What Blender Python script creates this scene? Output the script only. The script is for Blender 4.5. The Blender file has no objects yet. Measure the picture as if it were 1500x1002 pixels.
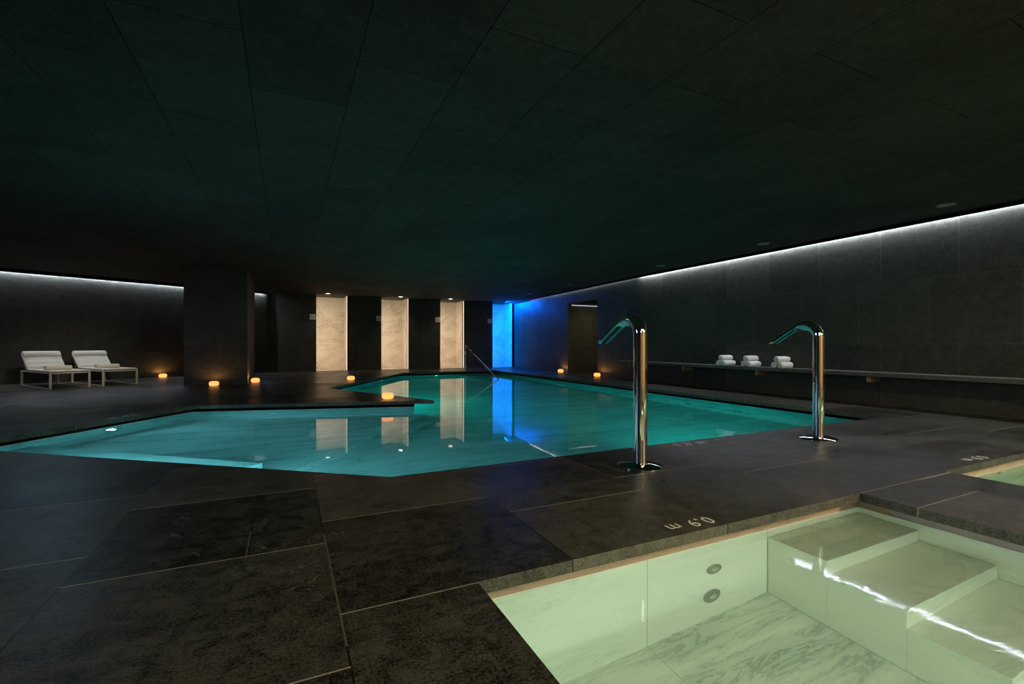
import bpy, bmesh, math, random
from mathutils import Vector, Matrix
from mathutils.geometry import tessellate_polygon
random.seed(7)
SC = bpy.context.scene
COL = SC.collection
PI = math.pi

# ------------------------------------------------------------------ helpers
def finish(o, label=None, cat=None, group=None, kind=None):
    if label: o['label'] = label
    if cat: o['category'] = cat
    if group: o['group'] = group
    if kind: o['kind'] = kind
    return o

def link_mesh(name, verts, faces, mat, parent=None, smooth=False, **kw):
    me = bpy.data.meshes.new(name)
    me.from_pydata([tuple(v) for v in verts], [], faces)
    me.validate(); me.update()
    return link_me(name, me, mat, parent, smooth, **kw)

def link_me(name, me, mat, parent=None, smooth=False, **kw):
    if mat is not None:
        me.materials.append(mat)
    for p in me.polygons: p.use_smooth = smooth
    if smooth: me.set_sharp_from_angle(angle=math.radians(38))
    o = bpy.data.objects.new(name, me)
    COL.objects.link(o)
    if parent is not None: o.parent = parent
    return finish(o, **kw)

def from_bm(name, bm, mat, parent=None, smooth=False, bevel=0, segs=2, **kw):
    me = bpy.data.meshes.new(name)
    bmesh.ops.recalc_face_normals(bm, faces=bm.faces[:])
    bm.to_mesh(me); bm.free()
    o = link_me(name, me, mat, parent, smooth, **kw)
    if bevel:
        m = o.modifiers.new('bevel', 'BEVEL'); m.width = bevel; m.segments = segs; m.limit_method = 'ANGLE'
        m.angle_limit = math.radians(40)
    return o

def add_box(bm, x0, x1, y0, y1, z0, z1, rot=None):
    vs = [bm.verts.new(Vector((x, y, z)) if rot is None else rot @ Vector((x, y, z)))
          for x in (x0, x1) for y in (y0, y1) for z in (z0, z1)]
    for f in ((0,1,3,2),(4,6,7,5),(0,4,5,1),(2,3,7,6),(0,2,6,4),(1,5,7,3)):
        bm.faces.new([vs[i] for i in f])

def box(name, x0, x1, y0, y1, z0, z1, mat, parent=None, bevel=0, **kw):
    bm = bmesh.new(); add_box(bm, x0, x1, y0, y1, z0, z1)
    return from_bm(name, bm, mat, parent, bevel=bevel, **kw)

def empty(name, loc, rz=0, **kw):
    o = bpy.data.objects.new(name, None); COL.objects.link(o)
    o.empty_display_size = 0.1
    o.location = loc; o.rotation_euler = (0, 0, rz)
    return finish(o, **kw)

def lathe(bm, prof, n=32, c=(0, 0, 0), axis='Z', closed=False):
    rings = []
    for r, h in prof:
        ring = []
        for i in range(n):
            a = 2*PI*i/n
            if axis == 'Z': v = (c[0]+r*math.cos(a), c[1]+r*math.sin(a), c[2]+h)
            elif axis == 'X': v = (c[0]+h, c[1]+r*math.cos(a), c[2]+r*math.sin(a))
            else: v = (c[0]+r*math.cos(a), c[1]+h, c[2]+r*math.sin(a))
            ring.append(bm.verts.new(v))
        rings.append(ring)
    for k in range(len(rings)-1):
        for i in range(n):
            bm.faces.new((rings[k][i], rings[k][(i+1) % n], rings[k+1][(i+1) % n], rings[k+1][i]))
    if not closed:
        bm.faces.new(rings[0][::-1]); bm.faces.new(rings[-1])
    else:
        for i in range(n):
            bm.faces.new((rings[-1][i], rings[-1][(i+1) % n], rings[0][(i+1) % n], rings[0][i]))

def sweep(bm, path, r, n=16, cap=True, cross=None):
    """tube of radius r along 3D path points; cross(k,u,v)->(u,v) may reshape the section"""
    P = [Vector(p) for p in path]
    T = []
    for i in range(len(P)):
        t = (P[min(i+1, len(P)-1)]-P[max(i-1, 0)]).normalized(); T.append(t)
    up = Vector((1, 0, 0)) if abs(T[0].x) < .9 else Vector((0, 1, 0))
    rings = []
    for k, (p, t) in enumerate(zip(P, T)):
        up = (up - t*up.dot(t)).normalized()
        w = t.cross(up)
        ring = []
        for i in range(n):
            a = 2*PI*i/n
            u, v = r*math.cos(a), r*math.sin(a)
            if cross: u, v = cross(k, u, v)
            ring.append(bm.verts.new(p+up*u+w*v))
        rings.append(ring)
    for k in range(len(rings)-1):
        for i in range(n):
            bm.faces.new((rings[k][i], rings[k][(i+1) % n], rings[k+1][(i+1) % n], rings[k+1][i]))
    if cap:
        bm.faces.new(rings[0][::-1]); bm.faces.new(rings[-1])
    return rings

def poly_top(polys, z, flip=False):
    """polygon with holes -> verts, faces at height z"""
    flat = [Vector((x, y, 0)) for p in polys for x, y in p]
    tris = tessellate_polygon([[Vector((x, y, 0)) for x, y in p] for p in polys])
    fs = []
    for t in tris:
        a, b, c = (flat[i] for i in t)
        s = (b-a).cross(c-a).z
        if abs(s) < 1e-9: continue
        t = tuple(t) if s > 0 else tuple(t)[::-1]
        fs.append(t[::-1] if flip else t)
    return [(v.x, v.y, z) for v in flat], fs

def slab(name, polys, z0, z1, mat, parent=None, **kw):
    vt, ft = poly_top(polys, z1); vb, fb = poly_top(polys, z0, True)
    n = len(vt)
    faces = ft + [tuple(i+n for i in f) for f in fb]
    k = 0
    for p in polys:
        m = len(p)
        for i in range(m):
            a, b = k+i, k+(i+1) % m
            faces.append((a, a+n, b+n, b))
        k += m
    o = link_mesh(name, vt+vb, faces, mat, parent, **kw)
    bm = bmesh.new(); bm.from_mesh(o.data); bmesh.ops.recalc_face_normals(bm, faces=bm.faces[:]); bm.to_mesh(o.data); bm.free()
    return o

def offset_poly(p, d):
    """outward offset of a polygon by d"""
    A = sum(p[i][0]*p[(i+1) % len(p)][1]-p[(i+1) % len(p)][0]*p[i][1] for i in range(len(p)))
    s = 1 if A > 0 else -1
    out = []
    n = len(p)
    ds = d if isinstance(d, (list, tuple)) else [d]*n   # one distance per edge i -> i+1
    def line(i):
        (x0, y0), (x1, y1) = p[i % n], p[(i+1) % n]
        dx, dy = x1-x0, y1-y0; L = math.hypot(dx, dy); dx /= L; dy /= L
        return x0+s*dy*ds[i % n], y0-s*dx*ds[i % n], dx, dy
    for i in range(n):
        ax, ay, adx, ady = line(i-1); bx, by, bdx, bdy = line(i)
        den = adx*bdy-ady*bdx
        t = ((bx-ax)*bdy-(by-ay)*bdx)/den
        out.append((ax+adx*t, ay+ady*t))
    return out

def copy_tree(o, parent=None):
    c = o.copy(); COL.objects.link(c)
    if parent is not None: c.parent = parent
    for ch in [q for q in SC.objects if q.parent is o]:
        copy_tree(ch, c)
    return c

# ------------------------------------------------------------------ node helpers
class NT:
    def __init__(s, name):
        s.m = bpy.data.materials.new(name); s.m.use_nodes = True
        s.t = s.m.node_tree; s.t.nodes.clear()
        s.out = s.t.nodes.new('ShaderNodeOutputMaterial')
    def n(s, typ, **kw):
        nd = s.t.nodes.new(typ)
        for k, v in kw.items(): setattr(nd, k, v)
        return nd
    def set(s, sock, val):
        if isinstance(val, bpy.types.NodeSocket): s.t.links.new(val, sock)
        elif isinstance(val, (tuple, list)) and len(val) == 3 and sock.type == 'RGBA': sock.default_value = (*val, 1)
        else: sock.default_value = val
    def math(s, op, a, b=0.0, c=0.0):
        nd = s.n('ShaderNodeMath', operation=op)
        s.set(nd.inputs[0], a); s.set(nd.inputs[1], b)
        if len(nd.inputs) > 2: s.set(nd.inputs[2], c)
        return nd.outputs[0]
    def mix(s, f, a, b):
        nd = s.n('ShaderNodeMix', data_type='RGBA')
        s.set(nd.inputs['Factor'], f); s.set(nd.inputs[6], a); s.set(nd.inputs[7], b)
        return nd.outputs[2]
    def noise(s, vec, scale, detail=4, rough=.55, dist=0.0):
        nd = s.n('ShaderNodeTexNoise')
        if vec is not None: s.set(nd.inputs['Vector'], vec)
        nd.inputs['Scale'].default_value = scale; nd.inputs['Detail'].default_value = detail
        nd.inputs['Roughness'].default_value = rough; nd.inputs['Distortion'].default_value = dist
        return nd.outputs['Fac']
    def ramp(s, f, stops):
        nd = s.n('ShaderNodeValToRGB')
        e = nd.color_ramp.elements
        while len(e) < len(stops): e.new(.5)
        for i, (p, c) in enumerate(stops):
            e[i].position = p; e[i].color = (*c, 1) if len(c) == 3 else c
        s.set(nd.inputs[0], f); return nd.outputs[0]
    def mapr(s, f, a, b, c, d):
        nd = s.n('ShaderNodeMapRange')
        s.set(nd.inputs[0], f)
        for i, v in enumerate((a, b, c, d)): nd.inputs[i+1].default_value = v
        return nd.outputs[0]
    def pos(s):
        return s.n('ShaderNodeNewGeometry').outputs['Position']
    def xyz(s, v):
        nd = s.n('ShaderNodeSeparateXYZ'); s.set(nd.inputs[0], v); return nd.outputs
    def scalev(s, v, sc, rot=(0, 0, 0)):
        nd = s.n('ShaderNodeMapping'); s.set(nd.inputs[0], v)
        nd.inputs['Scale'].default_value = sc; nd.inputs['Rotation'].default_value = rot
        return nd.outputs[0]
    def bump(s, h, strength=.3, dist=.01, nrm=None):
        nd = s.n('ShaderNodeBump'); s.set(nd.inputs['Height'], h)
        nd.inputs['Strength'].default_value = strength; nd.inputs['Distance'].default_value = dist
        if nrm is not None: s.set(nd.inputs['Normal'], nrm)
        return nd.outputs[0]
    def principled(s, **kw):
        nd = s.n('ShaderNodeBsdfPrincipled')
        for k, v in kw.items():
            s.set(nd.inputs[k.replace('_', ' ')], v)
        s.t.links.new(nd.outputs[0], s.out.inputs[0]); return nd
    def tiles(s, u, v, bw, rh, off, mu, mv):
        """running-bond joints: returns mask of cross joints, mask of row joints, tile id"""
        q = s.math('DIVIDE', v, rh); r = s.math('FLOOR', q)
        par = s.math('FLOORED_MODULO', r, 2.0)
        uu = s.math('ADD', s.math('DIVIDE', u, bw), s.math('MULTIPLY', par, off))
        fu = s.math('FRACT', uu); fv = s.math('FRACT', q)
        du = s.math('MULTIPLY', s.math('MINIMUM', fu, s.math('SUBTRACT', 1.0, fu)), bw)
        dv = s.math('MULTIPLY', s.math('MINIMUM', fv, s.math('SUBTRACT', 1.0, fv)), rh)
        m1 = s.math('LESS_THAN', du, mu); m2 = s.math('LESS_THAN', dv, mv)
        cid = s.math('ADD', s.math('FLOOR', uu), s.math('MULTIPLY', r, 57.31))
        wn = s.n('ShaderNodeTexWhiteNoise', noise_dimensions='1D'); s.set(wn.inputs['W'], cid)
        return m1, m2, wn.outputs['Value']

def simple(name, col, rough=.5, metal=0.0, spec=.5, bump=None, var=0.0):
    t = NT(name)
    c = col
    kw = dict(Roughness=rough, Metallic=metal)
    if var:
        c = t.mix(t.noise(None, 9.0), tuple(x*(1-var) for x in col), tuple(min(1, x*(1+var)) for x in col))
    if bump:
        kw['Normal'] = t.bump(t.noise(None, bump[0], 6), bump[1], .004)
    b = t.principled(Base_Color=c, **kw)
    b.inputs['Specular IOR Level'].default_value = spec
    return t.m

def emit(name, col, strength):
    t = NT(name); e = t.n('ShaderNodeEmission')
    e.inputs[0].default_value = (*col, 1); e.inputs[1].default_value = strength
    t.t.links.new(e.outputs[0], t.out.inputs[0]); return t.m

def stone(name, mode, lo, hi, rough, bumpk=.25, spec=.5):
    """dark basalt slabs; mode picks how the slabs are laid"""
    t = NT(name)
    p = t.pos(); x, y, z = t.xyz(p)
    if mode == 'floor':
        u = t.math('SUBTRACT', y, .836); v = t.math('SUBTRACT', x, .182)
        m1, m2, tid = t.tiles(u, v, 1.02, 1.024, .31, .0036, .0036)
    elif mode == 'ceiling':
        u = t.math('SUBTRACT', y, .56-.0); v = t.math('SUBTRACT', x, .447)
        m1, m2, tid = t.tiles(u, v, 1.405, .69, .5, .004, .004)
    elif mode == 'wall_y':
        m1, m2, tid = t.tiles(t.math('SUBTRACT', y, 3.455), z, 1.02, 1.02, .66, .0035, .0028)
    else:
        m1, m2, tid = t.tiles(t.math('SUBTRACT', x, .55), z, 1.02, 1.02, .5, .003, .003)
    big = t.noise(p, 1.1, 5, .6, .4)
    streak = t.noise(t.scalev(p, (1.0, 6.0, 6.0) if mode != 'wall_y' else (6, 1, 6)), 1.6, 5, .65, .6)
    fine = t.noise(p, 95, 3, .7)
    f = t.math('MULTIPLY_ADD', big, .45, t.math('MULTIPLY_ADD', streak, .35, t.math('MULTIPLY', tid, .22)))
    mid = t.noise(p, 9, 6, .75, .8)
    f = t.math('MULTIPLY_ADD', t.math('SUBTRACT', fine, .5), 1.3, f)
    f = t.math('MULTIPLY_ADD', t.math('SUBTRACT', mid, .5), 1.1, f)
    c = t.mix(t.mapr(f, *((.28, .74) if mode == 'floor' else (.2, .8)), 0, 1), lo, hi)
    if mode == 'floor':
        crack = t.math('LESS_THAN', t.math('ABSOLUTE', t.math('SUBTRACT', t.noise(p, .55, 6, .6, .5), .56)), .0009)
        c = t.mix(t.math('MULTIPLY', crack, .22), c, (.4, .36, .26))
        # an extra cut slab in front of the pool
        ex = t.math('MULTIPLY', t.math('LESS_THAN', t.math('ABSOLUTE', t.math('ADD', x, .171)), .003),
                    t.math('LESS_THAN', t.math('ABSOLUTE', t.math('SUBTRACT', y, 3.036)), .508))
        m2 = t.math('MAXIMUM', m2, ex)
        br = t.math('MULTIPLY', t.math('LESS_THAN', t.math('ABSOLUTE', t.math('SUBTRACT', x, 4.11)), .61), t.math('LESS_THAN', t.math('ABSOLUTE', t.math('SUBTRACT', y, 1.864)), .004))
        m1 = t.math('MAXIMUM', m1, br)
        c = t.mix(m2, c, t.mix(t.math('GREATER_THAN', t.noise(p, .7, 1), .52), (.012, .010, .007), (.13, .10, .06)))
        c = t.mix(m1, c, (.38, .31, .20))
    elif mode == 'ceiling':
        c = t.mix(t.math('MAXIMUM', m1, m2), c, (.004, .004, .004))
    elif mode != 'plain':
        c = t.mix(t.math('MAXIMUM', t.math('MULTIPLY', m1, .6), t.math('MULTIPLY', m2, .7)), c, tuple(h*1.7 for h in hi))
    joint = t.math('MAXIMUM', m1, m2) if mode != 'plain' else 0.0
    h = t.math('SUBTRACT', t.math('MULTIPLY_ADD', fine, .5, t.math('MULTIPLY', t.noise(p, 22, 4, .6), .5)), t.math('MULTIPLY', joint, .8))
    wet = t.mapr(t.noise(p, .9, 4, .6, .5), .35, .65, -.07, .07)
    r = t.math('ADD', t.math('MULTIPLY_ADD', streak, .18, wet), rough-.09)
    b = t.principled(Base_Color=c, Roughness=r, Normal=t.bump(h, bumpk, .004))
    b.inputs['Specular IOR Level'].default_value = spec
    return t.m

def marble(name, base, vein, vein2, rot=(0, 0, .5), sc=(1, 3.2, 2.2), scale=1.1, rough=.25, joints=None, amount=1.0, jcol=(.42, .42, .28)):
    t = NT(name); p = t.pos(); x, y, z = t.xyz(p)
    q = t.scalev(p, sc, rot)
    a = t.noise(q, scale, 8, .62, 1.6)
    b_ = t.noise(q, scale*2.7, 8, .68, 2.4)
    soft = t.mapr(a, .42, .68, 0, 1)
    line = t.mapr(t.math('ABSOLUTE', t.math('SUBTRACT', b_, .5)), .0, .045, 1, 0)
    line = t.math('MULTIPLY', line, t.mapr(a, .4, .6, .0, .8*amount))
    c = t.mix(t.math('MULTIPLY', soft, .75*amount), base, vein)
    c = t.mix(line, c, vein2)
    if joints:
        jx, jy, jz = joints
        for ax, spec_ in ((x, jx), (y, jy), (z, jz)):
            if spec_:
                o0, st = spec_
                fr = t.math('FRACT', t.math('DIVIDE', t.math('SUBTRACT', ax, o0), st))
                d = t.math('MULTIPLY', t.math('MINIMUM', fr, t.math('SUBTRACT', 1.0, fr)), st)
                c = t.mix(t.math('MULTIPLY', t.math('LESS_THAN', d, .003), .7), c, jcol)
    t.principled(Base_Color=c, Roughness=rough)
    return t.m

# ------------------------------------------------------------------ materials
M = {}
M['floor'] = stone('basalt_floor', 'floor', (.007, .007, .005), (.082, .077, .053), .36, .6, .22)
M['ceiling'] = stone('basalt_ceiling', 'ceiling', (.026, .026, .021), (.066, .066, .052), .80, .25, .2)
M['wall_y'] = stone('basalt_wall_side', 'wall_y', (.026, .026, .019), (.080, .080, .060), .55, .22, .35)
M['wall_x'] = stone('basalt_wall_end', 'wall_x', (.026, .027, .021), (.078, .079, .064), .55, .2, .35)
M['shelf_stone'] = stone('basalt_shelf', 'plain', (.05, .05, .044), (.14, .135, .115), .5, .4)
M['rough_edge'] = stone('basalt_edge', 'floor', (.03, .033, .027), (.13, .135, .11), .8, .9)
M['marble_warm'] = marble('marble_shower', (.72, .66, .57), (.56, .48, .39), (.36, .30, .24), rot=(.3, .7, .2), sc=(1, 1, 1.6), scale=.8, joints=(None, None, (.0, 1.02)), jcol=(.45, .4, .33), amount=.9)
M['marble_pool'] = marble('marble_pool', (.74, .80, .78), (.36, .48, .46), (.24, .34, .33), rot=(0, 0, .35), sc=(.35, 1.6, 1), scale=.8, joints=None, amount=.72)
M['marble_plunge'] = marble('marble_plunge', (.80, .81, .74), (.42, .50, .45), (.24, .31, .28), rot=(.1, .1, -.45), sc=(.35, 1.9, 1.7), scale=1.1, joints=((1.73, .95), None, None), amount=.95)
M['marble_plunge_soft'] = marble('marble_plunge_wall', (.82, .82, .74), (.68, .72, .64), (.55, .60, .52), rot=(.1, .2, .2), sc=(.5, .8, 1.8), scale=.9, joints=((1.73, .95), None, None), amount=.7)
M['marble_dry'] = marble('marble_rim', (.58, .45, .36), (.42, .33, .27), (.3, .24, .2), rot=(0, 0, .0), sc=(1, 1, 3), scale=1.5, amount=.6)
M['gutter_shade'] = simple('overflow_gutter_shade', (.012, .010, .008), .8, 0, .1)  # near-black colour paints the shade in the overflow gap under the deck slab
M['chrome'] = simple('polished_steel', (.86, .85, .82), .045, 1.0)
M['chrome_dark'] = simple('brushed_steel', (.5, .5, .48), .25, 1.0)
M['slot'] = simple('nozzle_slot_dark', (.01, .012, .012), .3)
M['lounge_frame'] = simple('cream_lacquered_metal', (.60, .52, .40), .4)
M['fabric'] = simple('cream_sling_fabric', (.68, .65, .57), .9, 0, .2, (160, .25), .06)
M['towel'] = simple('white_terry', (.92, .91, .87), .95, 0, .1, (240, .9), .05)
M['towel_cream'] = simple('cream_terry', (.72, .66, .54), .95, 0, .1, (240, .9), .05)
M['bracket'] = simple('bronze_bracket', (.34, .26, .13), .5)
M['plate'] = simple('sign_plate_white', (.62, .58, .62), .4)
M['glyph'] = simple('sign_glyph_grey', (.30, .28, .30), .5)
M['trim_white'] = simple('painted_trim_grey', (.30, .30, .28), .5)
M['lip'] = simple('black_ceiling_lip', (.006, .006, .006), .8, 0, .1)
M['wax'] = simple('cream_wax', (.9, .75, .5), .5)
M['paint'] = simple('inlaid_marking_paint', (.85, .80, .68), .6)
M['warm_wall'] = simple('timber_panel_wall', (.34, .22, .12), .6, var=.2)
M['led'] = emit('led_white', (.76, .84, 1.0), 110.0)
M['led_faint'] = emit('led_white_faint', (.85, .9, 1.0), 1.0)
M['led_dim'] = emit('led_white_dim', (.80, .86, 1.0), 9.0)
M['led_warm'] = emit('led_warm', (1.0, .82, .62), 1.6)
M['led_blue'] = emit('led_blue', (.0, .22, 1.0), 6.0)
M['spot'] = emit('lamp_lens_warm', (1.0, .86, .66), 7.0)
M['pool_lamp'] = emit('pool_lamp_lens', (.85, 1.0, .95), 9.0)
# glowing frosted glass of the candle holders
def candle_mat():
    t = NT('glowing_frosted_glass')
    nrm = t.n('ShaderNodeTexCoord').outputs['Object']
    x, y, z = t.xyz(nrm)
    f = t.mapr(t.math('ADD', z, t.math('MULTIPLY', t.noise(nrm, 30, 2), .02)), .0, .12, 0, 1)
    c = t.ramp(f, [(0, (.75, .20, .03)), (.45, (1.0, .42, .12)), (1, (1.0, .36, .08))])
    e = t.n('ShaderNodeEmission'); t.set(e.inputs[0], c); e.inputs[1].default_value = 1.7
    t.t.links.new(e.outputs[0], t.out.inputs[0]); return t.m
M['candle'] = candle_mat()
M['flame'] = emit('flame', (1.0, .5, .16), 30)
def water_mat(name, bump_s, tint, gr=0.0):
    t = NT(name); p = t.pos()
    h = t.math('ADD', t.noise(p, 2.2, 2, .5, .6), t.math('MULTIPLY', t.noise(t.scalev(p, (1, 2.2, 1), (0, 0, .4)), 6.0, 3, .5, .8), .35))
    nb = t.bump(h, bump_s, .02)
    g = t.n('ShaderNodeBsdfRefraction'); g.inputs['IOR'].default_value = 1.333; g.inputs['Roughness'].default_value = 0.0
    g.inputs['Color'].default_value = (*tint, 1); t.set(g.inputs['Normal'], nb)
    gl = t.n('ShaderNodeBsdfGlossy'); gl.inputs['Roughness'].default_value = gr; t.set(gl.inputs['Normal'], nb)
    gl.inputs['Color'].default_value = (1, 1, 1, 1)
    fr = t.n('ShaderNodeFresnel'); fr.inputs['IOR'].default_value = 1.333; t.set(fr.inputs['Normal'], nb)
    mx = t.n('ShaderNodeMixShader'); t.set(mx.inputs[0], fr.outputs[0])
    t.t.links.new(g.outputs[0], mx.inputs[1]); t.t.links.new(gl.outputs[0], mx.inputs[2])
    t.t.links.new(mx.outputs[0], t.out.inputs[0]); return t.m
M['water'] = water_mat('pool_water_clear', .015, (.50, .97, .96))
M['water_plunge'] = water_mat('plunge_water_clear', .045, (.90, 1.0, .93), .03)

# ------------------------------------------------------------------ camera
F_PX = 691.6; YAW = math.radians(25.577)
cam_d = bpy.data.cameras.new('camera'); cam = bpy.data.objects.new('camera', cam_d); COL.objects.link(cam)
cam.location = (0, 0, 1.0); cam.rotation_euler = (PI/2, 0, -YAW)
cam_d.sensor_width = 36; cam_d.lens = F_PX/1500*36; cam_d.shift_y = 4.65/1500; cam_d.clip_start = .02
SC.camera = cam
S_, C_ = math.sin(YAW), math.cos(YAW)
def ratio(px):                      # X / Y of the sight line through a photo column
    a = (px-750)/F_PX
    return (S_+a*C_)/(C_-a*S_)

# ------------------------------------------------------------------ room shell
H = 2.95; WZ = -.143; YB = 19.5
def wx(y): return 9.0 if y <= 10.5 else 9.0+(y-10.5)*.05     # line of the right wall
MAIN = [(.712, 3.63), (7.52, 3.70), (7.52, 17.3), (3.82, 17.17), (.889, 11.755), (2.421, 8.325), (-1.337, 9.318), (-3.03, 6.58)]
P1 = [(.73, -1.6), (3.50, -1.6), (3.50, 1.862), (.73, 1.862)]
P2 = [(4.72, -1.6), (8.0, -1.6), (8.0, 1.905), (4.72, 1.905)]
OUT = [(-9.2, -4.2), (12.2, -4.2), (12.2, 19.52), (-9.2, 19.52)]
dk = slab('floor', [OUT, MAIN, P1, P2], -.058, 0, M['floor'], kind='structure', label='dark basalt slab deck around the pools')
dk.data.materials.append(M['rough_edge'])
for pf in dk.data.polygons:
    if abs(pf.normal.z) < .5: pf.material_index = 1
slab('floor_foundation', [OUT, offset_poly(MAIN, .26), offset_poly(P1, .16), offset_poly(P2, .16)], -1.7, -.0585, M['rough_edge'], kind='structure', label='deck substrate under the basalt slabs')
# ceiling
slab('ceiling', [[(-9.2, -4.2), (8.89, -4.2), (8.89, 10.5), (9.34, 19.52), (12.2, 19.52), (12.2, 21.2), (-9.2, 21.2)]], H, H+.05, M['ceiling'], kind='structure', label='dark stone panel ceiling')
box('ceiling_slot_top', 8.85, 12.2, -4.2, 19.6, H+.051, H+.10, M['lip'], kind='structure', label='black recess above the ceiling slot')
# black lip that hides the light slot on the right
slab('trim_1', [[(8.875, -4.1), (8.89, -4.1), (8.89, 10.5), (9.34, 19.45), (9.325, 19.45), (8.875, 10.5)]], 2.885, H-.001, M['lip'], kind='structure', label='black lip of the ceiling slot, right wall')

def seg_wall(name, x0, y0, x1, y1, th, z0, z1, mat, **kw):
    """upright slab whose room face runs from (x0,y0) to (x1,y1), thickness to the right of that direction"""
    dx, dy = x1-x0, y1-y0; L = math.hypot(dx, dy); nx, ny = dy/L*th, -dx/L*th
    pts = [(x0, y0), (x1, y1), (x1+nx, y1+ny), (x0+nx, y0+ny)]
    return slab(name, [pts], z0, z1, mat, **kw)

RY0, RY1, RZ = 12.62, 14.54, 2.50     # doorway in the right wall
seg_wall('wall_right', 9.0, -4.2, 9.0, 10.5, .2, 0, H+.05, M['wall_y'], kind='structure', label='dark stone slab wall, right side')
seg_wall('wall_right', 9.0, 10.5, wx(RY0), RY0, .2, 0, H+.05, M['wall_y'], kind='structure', label='dark stone slab wall before the doorway')
seg_wall('wall_right', wx(RY1), RY1, wx(19.5), 19.5, .2, 0, H+.05, M['wall_y'], kind='structure', label='dark stone slab wall beyond the doorway')
seg_wall('wall_right', wx(RY0), RY0, wx(RY1), RY1, .2, RZ, H+.05, M['wall_y'], kind='structure', label='stone lintel over the doorway')
# corridor behind the doorway
box('wall_corridor', wx(RY1)+.02, 12.2, RY1, RY1+.2, 0, RZ, M['wall_x'], kind='structure', label='dark wall of the side corridor')
box('wall_corridor', wx(RY0)+.22, 12.2, RY0-.2, RY0, 0, RZ, M['wall_x'], kind='structure', label='near wall of the side corridor')
box('wall_corridor', 12.0, 12.2, RY0, RY1, 0, RZ, M['wall_y'], kind='structure', label='end wall of the side corridor')
box('ceiling_corridor', wx(RY0)+.22, 12.2, RY0-.2, RY1+.2, RZ, RZ+.1, M['lip'], kind='structure', label='dark ceiling of the side corridor')
# back wall piers and shower niches
NICHE = [(463.3, 508.6), (558.7, 598.2), (645, 679.7), (721.6, 753)]
NX = [(ratio(a)*YB, ratio(b)*YB) for a, b in NICHE]
ND = 1.15
xs = [-.27] + [v for p in NX for v in p]
for i in range(4):
    box('wall_back', xs[2*i], xs[2*i+1], YB, YB+.22, 0, H, M['wall_x'], kind='structure', label='dark stone pier of the back wall')
box('wall_back', xs[8], 12.2, YB, YB+.22, 0, H, M['wall_x'], kind='structure', label='dark stone end of the back wall')
box('wall_back', -1.6, -.271, YB+.17, YB+.35, 0, H, M['wall_x'], kind='structure', label='recessed panel of the back wall by the left wall')
for i, (a, b) in enumerate(NX):
    yb = YB+ND
    nm = 'wall_niche'
    who = ['first', 'second', 'third', 'blue'][i]
    box(nm, a-.1, b+.1, yb, yb+.1, 0, H, M['marble_warm'], kind='structure', label='marble rear wall of the %s shower niche' % who)
    box(nm, b, b+.08, YB+.001, yb, 0, H, M['marble_warm'], kind='structure', label='marble right side of the %s shower niche' % who)
    box(nm, a-.08, a, YB+.221, yb, 0, H, M['marble_warm'], kind='structure', label='marble left side of the %s shower niche' % who)
    box('floor_niche', a, b, YB, yb, -.05, .012, M['marble_warm'], kind='structure', label='marble floor of the %s shower niche' % who)
# left wall (runs diagonally) with its light slot
LA, LB = (-9.2, 14.87), (-.62, 19.48)
seg_wall('wall_left', LB[0], LB[1], LA[0], LA[1], .2, 0, H, M['wall_x'], kind='structure', label='dark stone slab wall behind the loungers')
ldx, ldy = LB[0]-LA[0], LB[1]-LA[1]; LL = math.hypot(ldx, ldy); ldx /= LL; ldy /= LL
def lw(s, off):                      # point at distance s along the left wall, off towards the room
    return (LA[0]+ldx*s+ldy*off, LA[1]+ldy*s-ldx*off)
slab('trim_2', [[lw(0, .11), lw(LL-.05, .11), lw(LL-.05, .125), lw(0, .125)]], 2.85, H-.001, M['lip'], kind='structure', label='black lip of the ceiling slot, left wall')
box('wall_side', -9.4, -9.2, -4.2, 15.0, 0, H, M['wall_y'], kind='structure', label='dark stone wall at the far left')
box('wall_front', -9.2, 9.2, -4.4, -4.2, 0, H, M['warm_wall'], kind='structure', label='timber wall behind the camera')
box('column', -2.245, -.889, 13.80, 16.9, 0, H, M['wall_x'], kind='structure', label='massive dark stone pillar by the loungers')

# ------------------------------------------------------------------ pool basins
def basin(name, outline, zfloor, mat, rim, label, zr=WZ+.004, wall=None):
    v, f = poly_top([outline], zfloor)
    n = len(outline)
    v2 = [(x, y, zr) for x, y in outline]
    faces = list(f)
    for i in range(n):
        j = (i+1) % n
        faces.append((i, j, n+j, n+i))
    o = link_mesh(name, v+v2, faces, mat, kind='structure', label=label)
    bm = bmesh.new(); bm.from_mesh(o.data); bmesh.ops.recalc_face_normals(bm, faces=bm.faces[:])
    bm.to_mesh(o.data); bm.free()
    if wall:
        o.data.materials.append(wall)
        for pf in o.data.polygons:
            if abs(pf.normal.z) < .5: pf.material_index = 1
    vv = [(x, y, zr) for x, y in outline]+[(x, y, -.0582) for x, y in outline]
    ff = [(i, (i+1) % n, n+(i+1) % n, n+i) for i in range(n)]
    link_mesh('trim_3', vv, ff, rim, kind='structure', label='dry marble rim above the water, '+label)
    return o
PM = offset_poly(MAIN, [.12, .25, .2, .2, .12, .25, .25, .12])
ZS, ZM_, ZD = -1.043, -1.24, -1.443
basin('pool_basin', PM, ZD, M['marble_pool'], M['gutter_shade'], 'large marble swimming pool basin')
Q1 = offset_poly(P1, [.09, .14, .088, .10]); Q2 = offset_poly(P2, [.09, .1, .06, .1])
basin('plunge_basin', Q1, -1.035, M['marble_plunge'], M['marble_dry'], 'pale green marble plunge pool basin with steps', wall=M['marble_plunge_soft'])
basin('plunge_basin', Q2, -1.035, M['marble_plunge'], M['marble_dry'], 'second plunge pool basin at the right edge', wall=M['marble_plunge_soft'])

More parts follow.
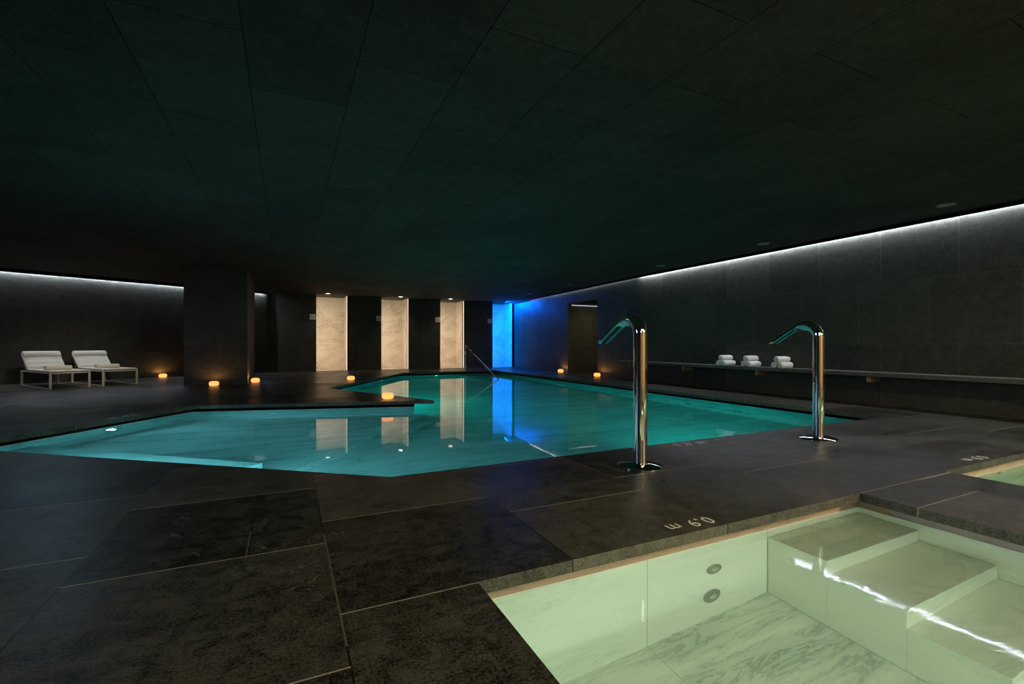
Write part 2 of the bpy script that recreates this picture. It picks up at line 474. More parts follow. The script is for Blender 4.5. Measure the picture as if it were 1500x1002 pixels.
def clip_half(poly, nx, ny, c):
    """keep part with n.p <= c"""
    out = []
    for i in range(len(poly)):
        a, b = poly[i], poly[(i+1) % len(poly)]
        da, db = nx*a[0]+ny*a[1]-c, nx*b[0]+ny*b[1]-c
        if da <= 0: out.append(a)
        if da*db < 0:
            t = da/(da-db); out.append((a[0]+(b[0]-a[0])*t, a[1]+(b[1]-a[1])*t))
    return out
# shallow part of the main pool and its two steps; step lines run from the near edge to the tip of the peninsula
SH = [PM[7], PM[0], (3.4, 3.5), (3.4, 8.4), PM[5], PM[6]]
def inset(poly, d=.004): return offset_poly(poly, -d)
for nm, c, z, lab in (('pool_floor_shallow', -3.475, ZS, 'shallow marble floor of the pool at the left'), ('pool_step', -3.205, ZM_, 'submerged marble step down to the deep part')):
    pl = clip_half(SH, .785, -.62, c)
    pl = clip_half(pl, 0, 1, 9.6)
    slab(nm, [inset(pl)], ZD+.002 if nm == 'pool_step' else ZM_+.002, z, M['marble_pool'], kind='structure', label=lab)
# bench along the near left edge
e0 = (-3.03, 6.58); e1 = (.712, 3.63); L = math.hypot(e1[0]-e0[0], e1[1]-e0[1]); ex, ey = (e1[0]-e0[0])/L, (e1[1]-e0[1])/L
nx_, ny_ = -ey, ex
def eb(s, o): return (e0[0]+ex*s+nx_*o, e0[1]+ey*s+ny_*o)
slab('pool_bench', [[eb(-.35, -.10), eb(2.62, -.10), eb(2.84, .93), eb(-.62, .93)]], ZS+.001, -.50, M['marble_pool'], kind='structure', label='submerged marble bench along the near left edge')
# steps at the far end under the handrail
for k in range(6):
    box('pool_step', 6.0, 7.76, 17.36-.42*(k+1), 17.36-.42*k-.001, ZD+.001, -.30-.19*k, M['marble_pool'], kind='structure', label='submerged step below the handrail')
# plunge pool steps
for k, (ya, yb_) in enumerate(((1.595, 1.946), (1.225, 1.594), (.86, 1.224), (.49, .859))):
    box('plunge_step', 2.683, 3.636, ya, yb_, -1.034, -.265-.192*k, M['marble_plunge_soft'], kind='structure', label='submerged marble step of the plunge pool')

# water
v, f = poly_top([offset_poly(PM, -.001)], WZ)
link_mesh('pool_water', v, f, M['water'], kind='stuff', label='still teal water of the large swimming pool', cat='water')
for q, lab in ((Q1, 'clear pale green water of the plunge pool in the foreground'), (Q2, 'green lit water of the second plunge pool at the right edge')):
    v, f = poly_top([offset_poly(q, -.001)], WZ)
    link_mesh('plunge_water', v, f, M['water_plunge'], kind='stuff', label=lab, cat='water')

# ------------------------------------------------------------------ LED strips in the slots
def strip(name, pts, z0, z1, mat, label, cat='light strip'):
    return slab(name, [pts], z0, z1, mat, label=label, cat=cat)
strip('ceiling_light_strip', [(8.955, -4.0), (8.985, -4.0), (8.985, 10.45), (8.955, 10.45)], 2.925, 2.931, M['led'], 'long white light line along the top of the right wall, foreground half')
strip('ceiling_light_strip', [(8.955, 10.47), (8.98, 10.47), (9.35, 17.8), (9.325, 17.8)], 2.925, 2.931, M['led_dim'], 'dimmer far half of the white light line on the right wall')
strip('ceiling_light_strip', [lw(0, .015), lw(LL-2.45, .015), lw(LL-2.45, .045), lw(0, .045)], 2.885, 2.892, M['led'], 'white light line along the top of the left wall behind the loungers')
strip('ceiling_light_strip', [lw(LL-2.4, .015), lw(LL-.1, .015), lw(LL-.1, .045), lw(LL-2.4, .045)], 2.885, 2.892, M['led'], 'short white light line visible just right of the pillar')
strip('ceiling_light_strip', [(wx(RY1)+.15, RY1-.05), (11.2, RY1-.05), (11.2, RY1-.02), (wx(RY1)+.15, RY1-.02)], 2.44, 2.455, M['led_faint'], 'white light line inside the doorway of the right wall')
for i, (a, b) in enumerate(NX[:3]):
    nm = ['leftmost', 'middle', 'right'][i]
    box('upright_light_strip', b-.016, b-.001, YB+.03, YB+.06, .02, H-.02, M['led_warm'], label='upright warm light line on the right jamb of the %s marble niche' % nm, cat='light strip')

# ------------------------------------------------------------------ faucets
def make_faucet():
    root = empty('water_spout', (0, 0, 0))
    bm = bmesh.new()
    lathe(bm, [(.02, 0), (.178, 0), (.183, .004), (.183, .010), (.172, .017), (.12, .028), (.070, .036), (.062, .036)], 64)
    from_bm('base_flange', bm, M['chrome'], root, smooth=True)
    R = .135; z0 = 1.082; r = .0565
    path = [(0, 0, .02), (0, 0, .04), (0, 0, .3), (0, 0, .6), (0, 0, .9), (0, 0, 1.04)]
    for k in range(0, 25):
        th = math.radians(180-122*k/24)
        path.append((0, R+R*math.cos(th), z0+R*math.sin(th)))
    th = math.radians(58); py, pz = R+R*math.cos(th), z0+R*math.sin(th)
    ty, tz = math.sin(th), -math.cos(th)
    nb = len(path); ns = 14; Ls = .40
    for k in range(1, ns+1):
        path.append((0, py+ty*Ls*k/ns, pz+tz*Ls*k/ns))
    def cross(k, u, v):
        # underside of the spout is sliced flat, rising towards the pointed tip
        if k >= nb-6:
            t = (k-(nb-6))/(ns+5)
            lim = r*(-.95+1.05*min(1, t*2.6)) if t < .92 else r*(.10+(t-.92)/.08*.5)
            w = 1.0 if t < .86 else 1-(t-.86)/.14*.75
            u *= w
            # section axis v points down: flip so the slice is on the underside
            if v*SGN > -lim: v = -lim*SGN
        return u, v
    SGN = 1
    bm = bmesh.new()
    # find the sign of the section axis that points down on the spout
    P = [Vector(p) for p in path]; up = Vector((1, 0, 0)); t = (P[-1]-P[-2]).normalized(); w = t.cross(up)
    SGN = 1 if w.z < 0 else -1
    sweep(bm, path, r, 40, True, cross)
    tube = from_bm('pipe', bm, M['chrome'], root, smooth=True)
    # slot in the flat underside
    cx = Vector((0, py, pz)); d = Vector((0, ty, tz)); dn = Vector((0, tz, -ty))
    bm = bmesh.new()
    n = 24; ring = []; ring2 = []
    for i in range(n):
        a = 2*PI*i/n
        uu = .021*math.cos(a); ll = .21+ (.125*math.copysign(1, math.sin(a)) if abs(math.sin(a)) > 1e-6 else 0)+.021*math.sin(a)
        base = cx+d*ll+Vector((uu, 0, 0))
        ring.append(bm.verts.new(base-dn*(.0032))); ring2.append(bm.verts.new(base-dn*.028))
    bm.faces.new(ring); bm.faces.new(ring2[::-1])
    for i in range(n): bm.faces.new((ring[i], ring2[i], ring2[(i+1) % n], ring[(i+1) % n]))
    from_bm('outlet_slot', bm, M['slot'], root, label='dark outlet slot on the underside of the spout')
    bm = bmesh.new(); lathe(bm, [(.0572, 1.083), (.0580, 1.084), (.0580, 1.088), (.0572, 1.089)], 40, closed=True)
    from_bm('pipe_collar', bm, M['chrome'], root, smooth=True)
    return root
fa = make_faucet(); fa.location = (2.64, 3.06, 0)
finish(fa, label='polished steel water spout in the middle foreground, closest to the camera', cat='water spout')
fb = copy_tree(fa); fb.location = (5.123, 3.131, 0)
finish(fb, label='polished steel water spout farther right, in front of the towel bench', cat='water spout')

# ------------------------------------------------------------------ handrail
hr = empty('pool_handrail', (6.37, 17.55, 0), label='thin steel handrail sloping down into the far end of the pool', cat='handrail')
bm = bmesh.new()
sweep(bm, [(0, 0, 0), (0, 0, .4), (0, 0, .93)], .019, 12)
from_bm('post', bm, M['chrome'], hr, smooth=True)
bm = bmesh.new()
sweep(bm, [(0, .0, .93), (0, -.015, .965), (0, -.05, .985), (0, -.10, .975), (0, -1.2, .58), (0, -3.2, -.143), (0, -3.6, -.29)], .019, 12)
from_bm('rail', bm, M['chrome'], hr, smooth=True)
bm = bmesh.new(); lathe(bm, [(.03, .0), (.055, .0), (.055, .012), (.03, .016)], 24)
from_bm('foot_plate', bm, M['chrome'], hr, smooth=True)

# ------------------------------------------------------------------ bench shelf, brackets
bench = empty('stone_shelf', (8.8, 5.4, 0), label='long dark stone shelf bench along the right wall carrying the towels', cat='bench')
box('bench_top', -.20, .195, -8.4, 5.52, .49, .555, M['shelf_stone'], bench, bevel=.004)
for y in (.38, 2.437, 4.495, 6.553, 8.542, 10.538):
    bm = bmesh.new()
    add_box(bm, -.10, .195, y-5.4-.012, y-5.4+.012, .39, .4895)
    add_box(bm, -.12, -.10, y-5.4-.03, y-5.4+.03, .39, .4895)
    from_bm('bracket', bm, M['bracket'], bench, bevel=.002)

# ------------------------------------------------------------------ rolled towels
def towel_roll_mesh(r, L, mat_, seed):
    rnd = random.Random(seed)
    bm = bmesh.new()
    n = 40; turns = 3.3
    # outer body, softly irregular
    ph = rnd.random()*6
    rings = []
    secs = [(-.5, .72), (-.495, .90), (-.47, .985), (-.3, 1.0), (-.1, 1.0), (.12, 1.005), (.3, 1.0), (.47, .985), (.495, .90), (.5, .72)]
    for s, k in secs:
        ring = []
        for i in range(n):
            a = 2*PI*i/n
            rr = r*k*(1+.03*math.sin(2*a+ph)+.02*math.sin(5*a+ph*2+s*6))
            zz = rr*math.sin(a)
            zz = max(zz, -r*.93)
            ring.append(bm.verts.new((s*L, rr*math.cos(a), zz)))
        rings.append(ring)
    for k in range(len(rings)-1):
        for i in range(n): bm.faces.new((rings[k][i], rings[k][(i+1) % n], rings[k+1][(i+1) % n], rings[k+1][i]))
    bm.faces.new(rings[0]); bm.faces.new(rings[-1][::-1])
    # spiral edges on both ends
    for e in (-1, 1):
        prev = None
        m = 60
        for i in range(m+1):
            t = i/m; a = turns*2*PI*t+ph; rr = r*(.10+.80*t)
            c = Vector((e*L*.5, rr*math.cos(a), max(rr*math.sin(a), -r*.9)))
            rad = Vector((0, math.cos(a), math.sin(a)))
            th = r*.055
            quad = [bm.verts.new(c-rad*th+Vector((-e*.004, 0, 0))), bm.verts.new(c-rad*th*.6+Vector((e*.010, 0, 0))),
                    bm.verts.new(c+rad*th*.6+Vector((e*.010, 0, 0))), bm.verts.new(c+rad*th+Vector((-e*.004, 0, 0)))]
            if prev:
                for j in range(3): bm.faces.new((prev[j], prev[j+1], quad[j+1], quad[j]))
            prev = quad
    # loose outer edge of the towel
    for (s0, s1) in ((-.49, .49),):
        add_box(bm, s0*L, s1*L, -.012, .012, -.006, .006, Matrix.Translation((0, r*.55, r*.86)) @ Matrix.Rotation(-.55, 4, 'X'))
    me = bpy.data.meshes.new('towel'); bmesh.ops.recalc_face_normals(bm, faces=bm.faces[:]); bm.to_mesh(me); bm.free()
    me.materials.append(mat_)
    for p in me.polygons: p.use_smooth = True
    return me
tm = [towel_roll_mesh(.058, .33, M['towel'], s) for s in range(3)]
stack_name = ['left stack', 'middle stack', 'right stack']
spot_name = ['far lower roll', 'near lower roll', 'top roll']
for si, px in enumerate((1063.5, 1100.5, 1146.0)):
    X = 8.79; Y = X/ratio(px)
    for k, (dy, z) in enumerate(((.062, .555+.054), (-.062, .555+.054), (.004, .555+.054+.112))):
        o = bpy.data.objects.new('rolled_towel', tm[(k+si) % 3]); COL.objects.link(o)
        o.location = (X, Y+dy, z); o.rotation_euler = (0, 0, random.uniform(-.05, .05)+.0)
        finish(o, label='white rolled towel on the stone bench, %s of the %s' % (spot_name[k], stack_name[si]), cat='towel', group='rolled white towels on the bench')

# ------------------------------------------------------------------ loungers
def soft_panel(bm, pts_fn, nu, nv, th):
    """padded sheet through pts_fn(u,v)->(Vector, normal)"""
    top = []; bot = []
    for i in range(nu+1):
        rt = []; rb = []
        for j in range(nv+1):
            p, n_ = pts_fn(i/nu, j/nv)
            e = min(i, nu-i, 1)*min(j, nv-j, 1)
            t = th*(1 if e else .35)
            rt.append(bm.verts.new(p+n_*t*.5)); rb.append(bm.verts.new(p-n_*t*.5))
        top.append(rt); bot.append(rb)
    for i in range(nu):
        for j in range(nv):
            bm.faces.new((top[i][j], top[i+1][j], top[i+1][j+1], top[i][j+1]))
            bm.faces.new((bot[i][j], bot[i][j+1], bot[i+1][j+1], bot[i+1][j]))
    for i in range(nu):
        bm.faces.new((top[i][0], bot[i][0], bot[i+1][0], top[i+1][0]))
        bm.faces.new((top[i][nv], top[i+1][nv], bot[i+1][nv], bot[i][nv]))
    for j in range(nv):
        bm.faces.new((top[0][j], top[0][j+1], bot[0][j+1], bot[0][j]))
        bm.faces.new((top[nu][j], bot[nu][j], bot[nu][j+1], top[nu][j+1]))

def make_lounger():
    """x: head (-) to foot (+), y: width"""
    root = empty('sun_lounger', (0, 0, 0))
    Lh = 1.03; Wh = .365; zt = .38
    for sy in (-1, 1):
        bm = bmesh.new(); y0, y1 = sorted((sy*Wh, sy*(Wh-.045)))
        add_box(bm, -Lh, Lh, y0, y1, zt-.035, zt)
        add_box(bm, -Lh, Lh, y0, y1, 0, .018)
        for x in (-Lh, Lh-.034): add_box(bm, x, x+.034, y0, y1, .018, zt-.035)
        from_bm('side_frame', bm, M['lounge_frame'], root, bevel=.008, segs=3)
    for x in (-Lh+.02, -.28, Lh-.06): box('cross_bar', x, x+.04, -Wh+.056, Wh-.056, zt-.034, zt-.006, M['lounge_frame'], root, bevel=.004)
    hx = -.54                                   # hinge of the backrest
    def seat(u, v):
        x = hx-.02+(Lh+.0-hx)*u; y = (v-.5)*(2*Wh-.02)
        sag = -.05*math.sin(PI*u)*math.sin(PI*v)**.5 if 0 < v < 1 else 0
        quilt = .006*abs(math.sin(u*PI*5))
        return Vector((x, y, zt+.022+sag+quilt)), Vector((0, 0, 1))
    bm = bmesh.new(); soft_panel(bm, seat, 30, 14, .045); from_bm('seat', bm, M['fabric'], root, smooth=True)
    ang = math.radians(39); Lb = .63
    d = Vector((-math.cos(ang), 0, math.sin(ang))); nn = Vector((math.sin(ang), 0, math.cos(ang)))
    def back(u, v):
        y = (v-.5)*(2*Wh-.03)
        q = .010*abs(math.sin(u*PI*4)) + (.014 if u > .72 else 0) + .012*math.sin(PI*v)
        return Vector((hx, y, zt+.03))+d*(Lb*u)+nn*q, nn
    bm = bmesh.new(); soft_panel(bm, back, 24, 14, .05); bk = from_bm('backrest', bm, M['fabric'], root, smooth=True)
    def pil(u, v):
        y = (v-.5)*(2*Wh-.04)
        return Vector((hx, y, zt+.03))+d*(Lb*(.70+.30*u))+nn*(.045+.022*math.sin(PI*u)), nn
    bm = bmesh.new(); soft_panel(bm, pil, 8, 12, .05); from_bm('head_pillow', bm, M['fabric'], root, smooth=True)
    bm = bmesh.new()
    for sy in (-1, 1):
        p0 = Vector((hx, sy*(Wh-.02), zt+.0)); sweep(bm, [p0, p0+d*Lb*.5-nn*.0, p0+d*Lb], .013, 8)
        sweep(bm, [p0+d*.36-nn*.02, Vector((hx-.40, sy*(Wh-.065), zt-.015))], .009, 8)
    sweep(bm, [Vector((hx, -(Wh-.02), zt))+d*Lb, Vector((hx, Wh-.02, zt))+d*Lb], .013, 8)
    from_bm('backrest_frame', bm, M['lounge_frame'], root, smooth=True)
    return root
def towel_fold(name):
    bm = bmesh.new()
    n = 28
    # rounded folded towel: a stadium section swept across
    prof = []
    for i in range(n):
        a = 2*PI*i/n
        cx = .07 if math.cos(a) > 0 else -.07
        prof.append((cx+.052*math.cos(a), .052*math.sin(a)))
    rings = []
    for s, k in ((-.235, .8), (-.228, .95), (-.2, 1), (0, 1.01), (.2, 1), (.228, .95), (.235, .8)):
        rings.append([bm.verts.new((x*k, s, z*k)) for x, z in prof])
    for k in range(len(rings)-1):
        for i in range(n): bm.faces.new((rings[k][i], rings[k][(i+1) % n], rings[k+1][(i+1) % n], rings[k+1][i]))
    bm.faces.new(rings[0]); bm.faces.new(rings[-1][::-1])
    for e in (-1, 1):
        for zz in (-.018, .018):
            add_box(bm, -.10, .10, e*.235-.004, e*.235+.004, zz-.006, zz+.006)
    return from_bm(name, bm, M['towel_cream'], None, smooth=True)
LR = -.992
l1 = make_lounger(); l1.location = (-5.054, 15.11, 0); l1.rotation_euler = (0, 0, LR)
finish(l1, label='cream padded sun lounger at the far left, nearest the left edge of the photo', cat='sun lounger', group='cream sun loungers by the left wall')
l2 = copy_tree(l1); l2.location = (-4.292, 15.74, 0); l2.rotation_euler = (0, 0, LR)
finish(l2, label='cream padded sun lounger between the other lounger and the pillar', cat='sun lounger', group='cream sun loungers by the left wall')
tw = towel_fold('folded_towel')
def on_lounger(l, x, y, z):
    c, s = math.cos(LR), math.sin(LR)
    return (l.location.x+x*c-y*s, l.location.y+x*s+y*c, z)
tw.location = on_lounger(l1, .10, 0.03, .458); tw.rotation_euler = (0, 0, LR)
finish(tw, label='thick folded cream towel on the seat of the leftmost lounger', cat='towel', group='folded towels on the loungers')
tw2 = copy_tree(tw); tw2.location = on_lounger(l2, .10, 0.03, .458)
finish(tw2, label='thick folded cream towel on the seat of the lounger nearer the pillar', cat='towel', group='folded towels on the loungers')

# ------------------------------------------------------------------ candle holders
def make_candle():
    root = empty('candle_holder', (0, 0, 0))
    bm = bmesh.new()
    prof = []
    R = .105; Hh = .062
    for k in range(25):
        a = -PI/2+ (PI*.90)*k/24
        ca, sa = math.cos(a), math.sin(a)
        prof.append((max(.03, R*abs(ca)**.55), Hh+Hh*math.copysign(abs(sa)**.75, sa)))
    inner = [(max(.02, r-.008), min(max(h, .010), 2*Hh-.001)) for r, h in prof[::-1]]
    lathe(bm, prof+inner, 32, closed=False)
    from_bm('glass_shade', bm, M['candle'], root, smooth=True)
    bm = bmesh.new(); lathe(bm, [(.002, .010), (.034, .010), (.034, .045), (.002, .046)], 20)
    from_bm('candle', bm, M['wax'], root, smooth=True)
    bm = bmesh.new(); lathe(bm, [(.001, .047), (.007, .055), (.008, .063), (.005, .075), (.0008, .088)], 12)
    from_bm('flame', bm, M['flame'], root, smooth=True)
    return root
cands = [(-3.42, 17.75, 'glowing round candle holder on the floor between the loungers and the pillar'),
         (-1.585, 13.52, 'glowing round candle holder on the floor in front of the pillar'),
         (-.74, 14.35, 'glowing round candle holder beside the right edge of the pillar'),
         (1.669, 14.13, 'glowing round candle holder on the deck below the leftmost marble niche'),
         (1.694, 8.852, 'glowing round candle holder on the pointed deck jutting into the pool'),
         (wx(14.8)-.16, 14.80, 'glowing round candle holder at the far left side of the doorway'),
         (wx(12.3)-.20, 12.33, 'glowing round candle holder at the near right side of the doorway')]
c0 = make_candle()
for i, (x, y, lab) in enumerate(cands):
    c = c0 if i == 0 else copy_tree(c0)
    c.location = (x, y, .0)
    finish(c, label=lab, cat='candle holder', group='glowing round candle holders')
    ld = bpy.data.lights.new('candle_light', 'POINT'); ld.color = (1.0, .42, .12); ld.energy = 6.0 if i not in (3, 4) else 1.5
    ld.shadow_soft_size = .012
    lo = bpy.data.objects.new('candle_light', ld); COL.objects.link(lo); lo.location = (x, y, .112)

# ------------------------------------------------------------------ niche signs
def make_sign():
    root = empty('niche_sign', (0, 0, 0))
    box('plate', -.105, .105, -.03, -.012, -.105, .105, M['plate'], root, bevel=.004)
    box('wall_mount', -.11, .11, -.012, 0, -.125, .10, M['slot'], root)
    bm = bmesh.new()
    sweep(bm, [(-.06, -.032, -.005), (-.035, -.032, -.035), (0, -.032, -.045), (.05, -.032, -.03)], .006, 8)
    sweep(bm, [(-.05, -.032, .05), (.045, -.032, .05)], .005, 8)
    from_bm('pictogram', bm, M['glyph'], root, smooth=True)
    return root
s0 = make_sign()
for i, (px, lab) in enumerate(((457.8, 'leftmost marble niche'), (554.8, 'second marble niche'), (641.2, 'third marble niche'), (717.5, 'blue lit niche'))):
    s = s0 if i == 0 else copy_tree(s0)
    s.location = (ratio(px)*(YB-.02), YB-.001, 2.08)
    finish(s, label='small square pale sign on the dark wall just left of the %s' % lab, cat='sign', group='small square signs beside the niches')

# ------------------------------------------------------------------ ceiling fixtures
def make_down(lit):
    root = empty('ceiling_lamp', (0, 0, 0))
    bm = bmesh.new(); lathe(bm, [(.075, 0), (.105, -.001), (.108, -.006), (.100, -.010), (.078, -.006)], 32, closed=True)
    from_bm('trim_ring', bm, M['trim_white'], root, smooth=True)
    bm = bmesh.new(); lathe(bm, [(.002, -.004), (.076, -.004), (.076, -.001), (.002, -.001)], 32)
    from_bm('lens', bm, M['spot'] if lit else M['trim_white'], root)
    return root
n0 = make_down(True)
for i, (px, lab) in enumerate(((480.5, 'first, leftmost marble niche'), (587, 'second marble niche'), (660, 'third marble niche'))):
    s = n0 if i == 0 else copy_tree(n0)
    x = ratio(px)*(YB-.45)
    s.location = (x, YB-.45, H-.001)
    finish(s, label='small lit ceiling spot in front of the %s' % lab, cat='ceiling lamp', group='lit spots before the marble niches')
    ld = bpy.data.lights.new('niche_spot', 'SPOT'); ld.energy = 38; ld.color = (1.0, .80, .58); ld.spot_size = math.radians(95); ld.spot_blend = .8; ld.shadow_soft_size = .05
    lo = bpy.data.objects.new('niche_spot', ld); COL.objects.link(lo); lo.location = (x, YB-.45, H-.03)
d0 = make_down(False)
for i, (y, lab) in enumerate(((3.31, 'nearest, largest looking at the upper right'), (6.09, 'second nearest'), (8.86, 'third from the camera'), (12.92, 'fourth, above the doorway'), (15.8, 'farthest, by the blue lit corner'))):
    s = d0 if i == 0 else copy_tree(d0)
    s.location = (8.27, y, H-.001)
    finish(s, label='unlit round grey ceiling disc near the right wall, %s' % lab, cat='ceiling lamp', group='unlit ceiling discs along the right wall')

# ------------------------------------------------------------------ jets and underwater lamps
def make_jet(r, axis='Y'):
    root = empty('pool_jet', (0, 0, 0))
    bm = bmesh.new(); lathe(bm, [(r*.35, -.012), (r*.7, -.012), (r, -.006), (r, 0), (r*.35, 0)], 32, axis='Y')
    from_bm('flange', bm, M['chrome_dark'], root, smooth=True)
    bm = bmesh.new(); lathe(bm, [(.002, -.016), (r*.34, -.016), (r*.42, -.011), (r*.2, -.004), (.002, -.004)], 24, axis='Y')
    from_bm('nozzle', bm, M['chrome'], root, smooth=True)
    return root
def place_jet(j, x, y, z, rz, lab, grp=None, name=None):
    j.location = (x, y, z); j.rotation_euler = (0, 0, rz)
    finish(j, label=lab, cat='pool jet', group=grp)
j0 = make_jet(.058)
yw1 = 1.862+.088
place_jet(j0, 2.218, yw1-.001, -.49, 0, 'round steel jet on the plunge pool wall, upper of two')
j1 = copy_tree(j0); place_jet(j1, 2.202, yw1-.001, -.80, 0, 'round steel jet on the plunge pool wall, lower of two'); j1.scale = (1.15, 1, 1.15)
j2 = copy_tree(j0); place_jet(j2, 5.86, 1.905+.058, -.24, 0, 'round steel jet in the second plunge pool, upper one at the right edge'); j2.scale = (.8, 1, .8)
j3 = copy_tree(j0); place_jet(j3, 5.58, 1.905+.058, -.66, 0, 'round dark jet in the second plunge pool, lower one by the stone bridge'); j3.scale = (.8, 1, .8)
jy = [6.25, 6.87, 7.49, 8.11, 8.73, 9.35, 9.97, 10.6]
words = ['nearest', 'second nearest', 'third nearest', 'fourth nearest', 'fifth nearest', 'sixth nearest', 'second farthest', 'farthest']
for k, y in enumerate(jy):
    j = copy_tree(j0); place_jet(j, 7.769, y, -1.0, PI/2*-1, 'small round jet in the underwater row of the right pool wall, %s of eight' % words[k], 'jets in a row on the right pool wall'); j.scale = (1.5, 1.6, 1.5)

def make_plamp():
    root = empty('pool_lamp', (0, 0, 0))
    bm = bmesh.new(); lathe(bm, [(.055, -.008), (.075, -.008), (.08, 0), (.05, 0)], 28, axis='Y', closed=True)
    from_bm('ring', bm, M['chrome_dark'], root, smooth=True)
    bm = bmesh.new(); lathe(bm, [(.002, -.010), (.054, -.006), (.054, 0), (.002, 0)], 28, axis='Y')
    from_bm('lens', bm, M['pool_lamp'], root, smooth=True)
    return root
def on_edge(p, q, t): return (p[0]+(q[0]-p[0])*t, p[1]+(q[1]-p[1])*t)
pl0 = make_plamp()
pts = [(PM[7], PM[6], .58, 'bright underwater lamp in the left pool wall below the loungers', -.36),
       (PM[3], PM[2], .35, 'bright underwater lamp in the back pool wall below the third niche', -.30),
       (PM[4], PM[3], .70, 'small bright underwater lamp in the slanting pool wall before the second niche', -.30)]
for i, (a, b, t, lab, z) in enumerate(pts):
    o = pl0 if i == 0 else copy_tree(pl0)
    x, y = on_edge(a, b, t)
    # face into the pool
    dx, dy = b[0]-a[0], b[1]-a[1]
    ang = math.atan2(dy, dx)
    o.location = (x, y, z); o.rotation_euler = (0, 0, ang)
    finish(o, label=lab, cat='pool lamp', group='underwater lamps in the far pool walls')

# ------------------------------------------------------------------ depth markings inlaid in the deck
def marking(txt, x, y, rz, size, lab):
    root = empty('depth_marking', (x, y, .0007), rz, label=lab, cat='depth marking')
    adv = {',': .26, ' ': .30, 'm': .95}
    W_ = sum(adv.get(c, .62) for c in txt); cx = -W_/2
    for ch in txt:
        a_ = adv.get(ch, .62)
        if ch != ' ':
            cu = bpy.data.curves.new('character', 'FONT'); cu.body = ch; cu.size = size; cu.extrude = .0006; cu.align_x = 'CENTER'
            cu.offset = -.0008
            tmp = bpy.data.objects.new('tmp', cu); COL.objects.link(tmp)
            dg = bpy.context.evaluated_depsgraph_get()
            me = bpy.data.meshes.new_from_object(tmp.evaluated_get(dg))
            bpy.data.objects.remove(tmp); me.materials.clear()
            o = link_me('character', me, M['paint'], root)
            o.location = ((cx+a_/2)*size, -size*.35, 0)
        cx += a_
    return root
marking('0,9 m', 2.04, 1.95, PI, .125, 'pale 0,9 m depth marking, upside down, on the rim of the plunge pool')
marking('1,3 m', 3.70, 3.55, 0, .16, 'pale depth marking on the deck edge between the two steel spouts')
marking('0,9 m', 5.48, 1.99, PI, .125, 'pale depth marking on the rim of the second plunge pool at the right')
marking('0,9 m', -2.06, 8.32, math.atan2(2.738, 1.693)+PI, .16, 'pale depth marking on the far left pool edge near the loungers')

# ------------------------------------------------------------------ lights
def area(name, loc, rot, size, energy, col, size_y=None, spread=None):
    ld = bpy.data.lights.new(name, 'AREA'); ld.energy = energy; ld.color = col
    ld.shape = 'RECTANGLE' if size_y else 'SQUARE'; ld.size = size
    if size_y: ld.size_y = size_y
    if spread: ld.spread = spread
    o = bpy.data.objects.new(name, ld); COL.objects.link(o); o.location = loc; o.rotation_euler = rot
    return o
def aim(v): return Vector(v).to_track_quat('-Z', 'Y').to_euler()
def spot(name, loc, d, energy, col, ang, r=.04, blend=.6):
    ld = bpy.data.lights.new(name, 'SPOT'); ld.energy = energy; ld.color = col; ld.spot_size = math.radians(ang); ld.spot_blend = blend; ld.shadow_soft_size = r
    o = bpy.data.objects.new(name, ld); COL.objects.link(o); o.location = loc; o.rotation_euler = aim(d); return o
TEAL = (.0, .60, .52); CYAN = (.22, .52, .60)
# main pool: added unseen fill lights, then the far lamps whose lenses show
area('pool_lamp_and_fill_light', (5.6, 3.62, -.7), aim((.5, 1, -.05)), 3.4, 46, TEAL, .3, 1.6)
area('pool_lamp_and_fill_light', (1.52, 10.55, -.55), aim((1, .25, -.05)), 2.0, 60, TEAL, .3)
area('pool_lamp_and_fill_light', (.05, 4.22, -.6), aim((-.2, 1, -.25)), .7, 38, CYAN, .2)
area('pool_lamp_and_fill_light', (-1.25, 5.28, -.22), aim((.62, .78, -.9)), 2.8, 34, CYAN, .08)
for (a, b, t, lab, z), e, col in zip(pts, (60, 24, 24), (CYAN, TEAL, TEAL)):
    x, y = on_edge(a, b, t); dx, dy = b[0]-a[0], b[1]-a[1]; L = math.hypot(dx, dy); nx, ny = dy/L, -dx/L
    spot('pool_lamp_and_fill_light', (x+nx*.06, y+ny*.06, z), (nx, ny, -.15), e, col, 165, .03, .4)
# plunge pools: added unseen underwater lights without fixtures
PG = (.80, 1.0, .80)
area('plunge_fill_light', (1.9, -1.4, -.30), aim((0, 1, .0)), 1.5, 12, PG, .15, 1.8)
area('plunge_fill_light', (.85, .9, -.5), aim((1, .3, -.2)), 1.2, 1.5, (.66, 1.0, .78), .3)
area('plunge_fill_light', (6.3, -1.3, -.5), aim((0, 1, -.05)), 2.4, 16, (.55, 1.0, .6), .3)
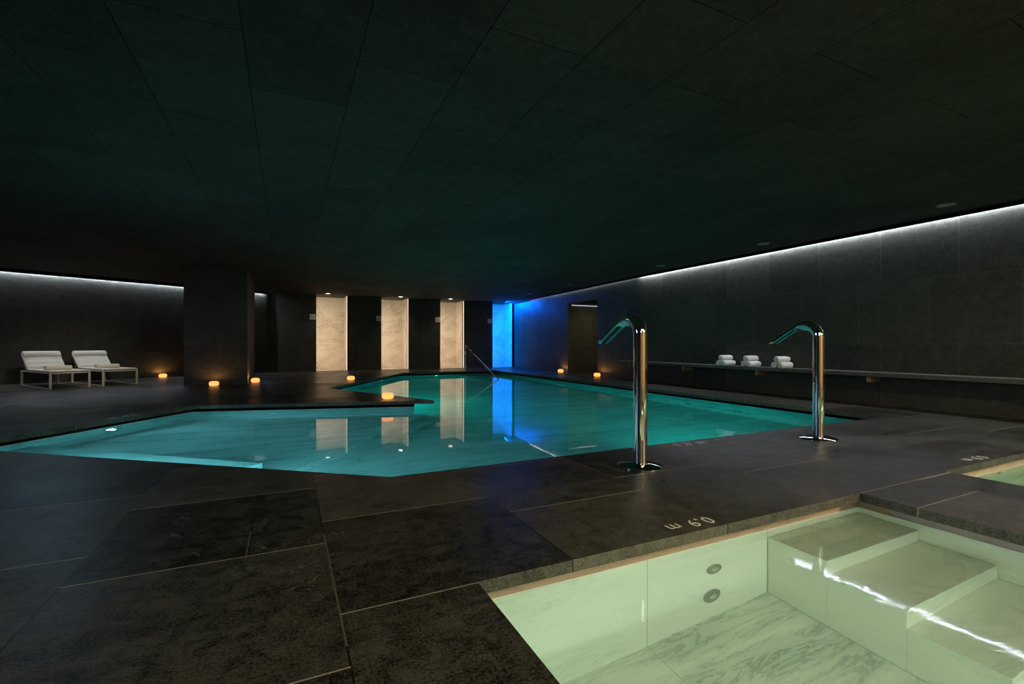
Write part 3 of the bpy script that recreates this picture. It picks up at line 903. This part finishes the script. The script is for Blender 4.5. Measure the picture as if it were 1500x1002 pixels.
# shower niches: unseen lights added behind the left edge of every opening
for i, (a, b) in enumerate(NX[:3]):
    area('niche_fill_light', (a+.03, YB+.26, H/2), aim((1, .75, 0)), .08, 17, (1.0, .78, .56), H-.3)
a, b = NX[3]
area('blue_fill_light', (a+.03, YB+.26, H/2), aim((1, .75, 0)), .08, 62, (.0, .18, 1.0), H-.3)
area('blue_fill_light', ((a+b)/2, YB-.20, H-.03), aim((1.0, -.3, -.8)), .6, 170, (.0, .13, 1.0), .06)  # added blue light before the niche, washes the right wall
# doorway: unseen warm light added to brighten the corridor
area('corridor_fill_light', (10.6, RY0+.5, RZ-.03), (0, 0, 0), .8, 15, (1.0, .88, .5), .3)
# warm lamp behind the camera at the right, then added warm fills overhead
area('warm_lamp_and_fill', (5.2, -2.6, 2.9), (0, 0, 0), .5, 330, (1.0, .82, .50), 2.5)
area('warm_lamp_and_fill', (2.6, -1.0, 2.92), (0, 0, 0), 2.2, 75, (1.0, .86, .60), 1.2)
area('warm_lamp_and_fill', (-.5, -3.0, 2.9), (0, 0, 0), .5, 80, (1.0, .84, .54), 2.5)
area('cool_fill_light', (-6.5, 4.5, 2.88), aim((.35, .02, -1)), .5, 420, (.30, .62, 1.0), 3.0, 2.7)  # added cool light for the bluish sheen on the left deck
area('cool_fill_light', (-3.4, 10.0, 2.93), (0, 0, 0), .5, 14, (.36, .68, 1.0), .5)  # second added cool light, above the deck left of the pool
spot('lounger_fill_spot', (-3.6, 13.0, 2.9), (-1.1, 2.5, -2.6), 230, (1.0, .90, .74), 62, .35, 1.0)  # unseen spot added to brighten the loungers

# ------------------------------------------------------------------ world, view
w = bpy.data.worlds.new('world'); SC.world = w; w.use_nodes = True
w.node_tree.nodes['Background'].inputs[0].default_value = (.55, .62, .6, 1)
w.node_tree.nodes['Background'].inputs[1].default_value = .0
vs = SC.view_settings; vs.view_transform = 'Standard'; vs.look = 'None'; vs.exposure = 0; vs.gamma = 1; vs.use_curve_mapping = False
cy = SC.cycles
cy.use_denoising = True; cy.max_bounces = 10; cy.diffuse_bounces = 5; cy.glossy_bounces = 5; cy.transmission_bounces = 8
cy.sample_clamp_indirect = 4.0; cy.blur_glossy = 1.0
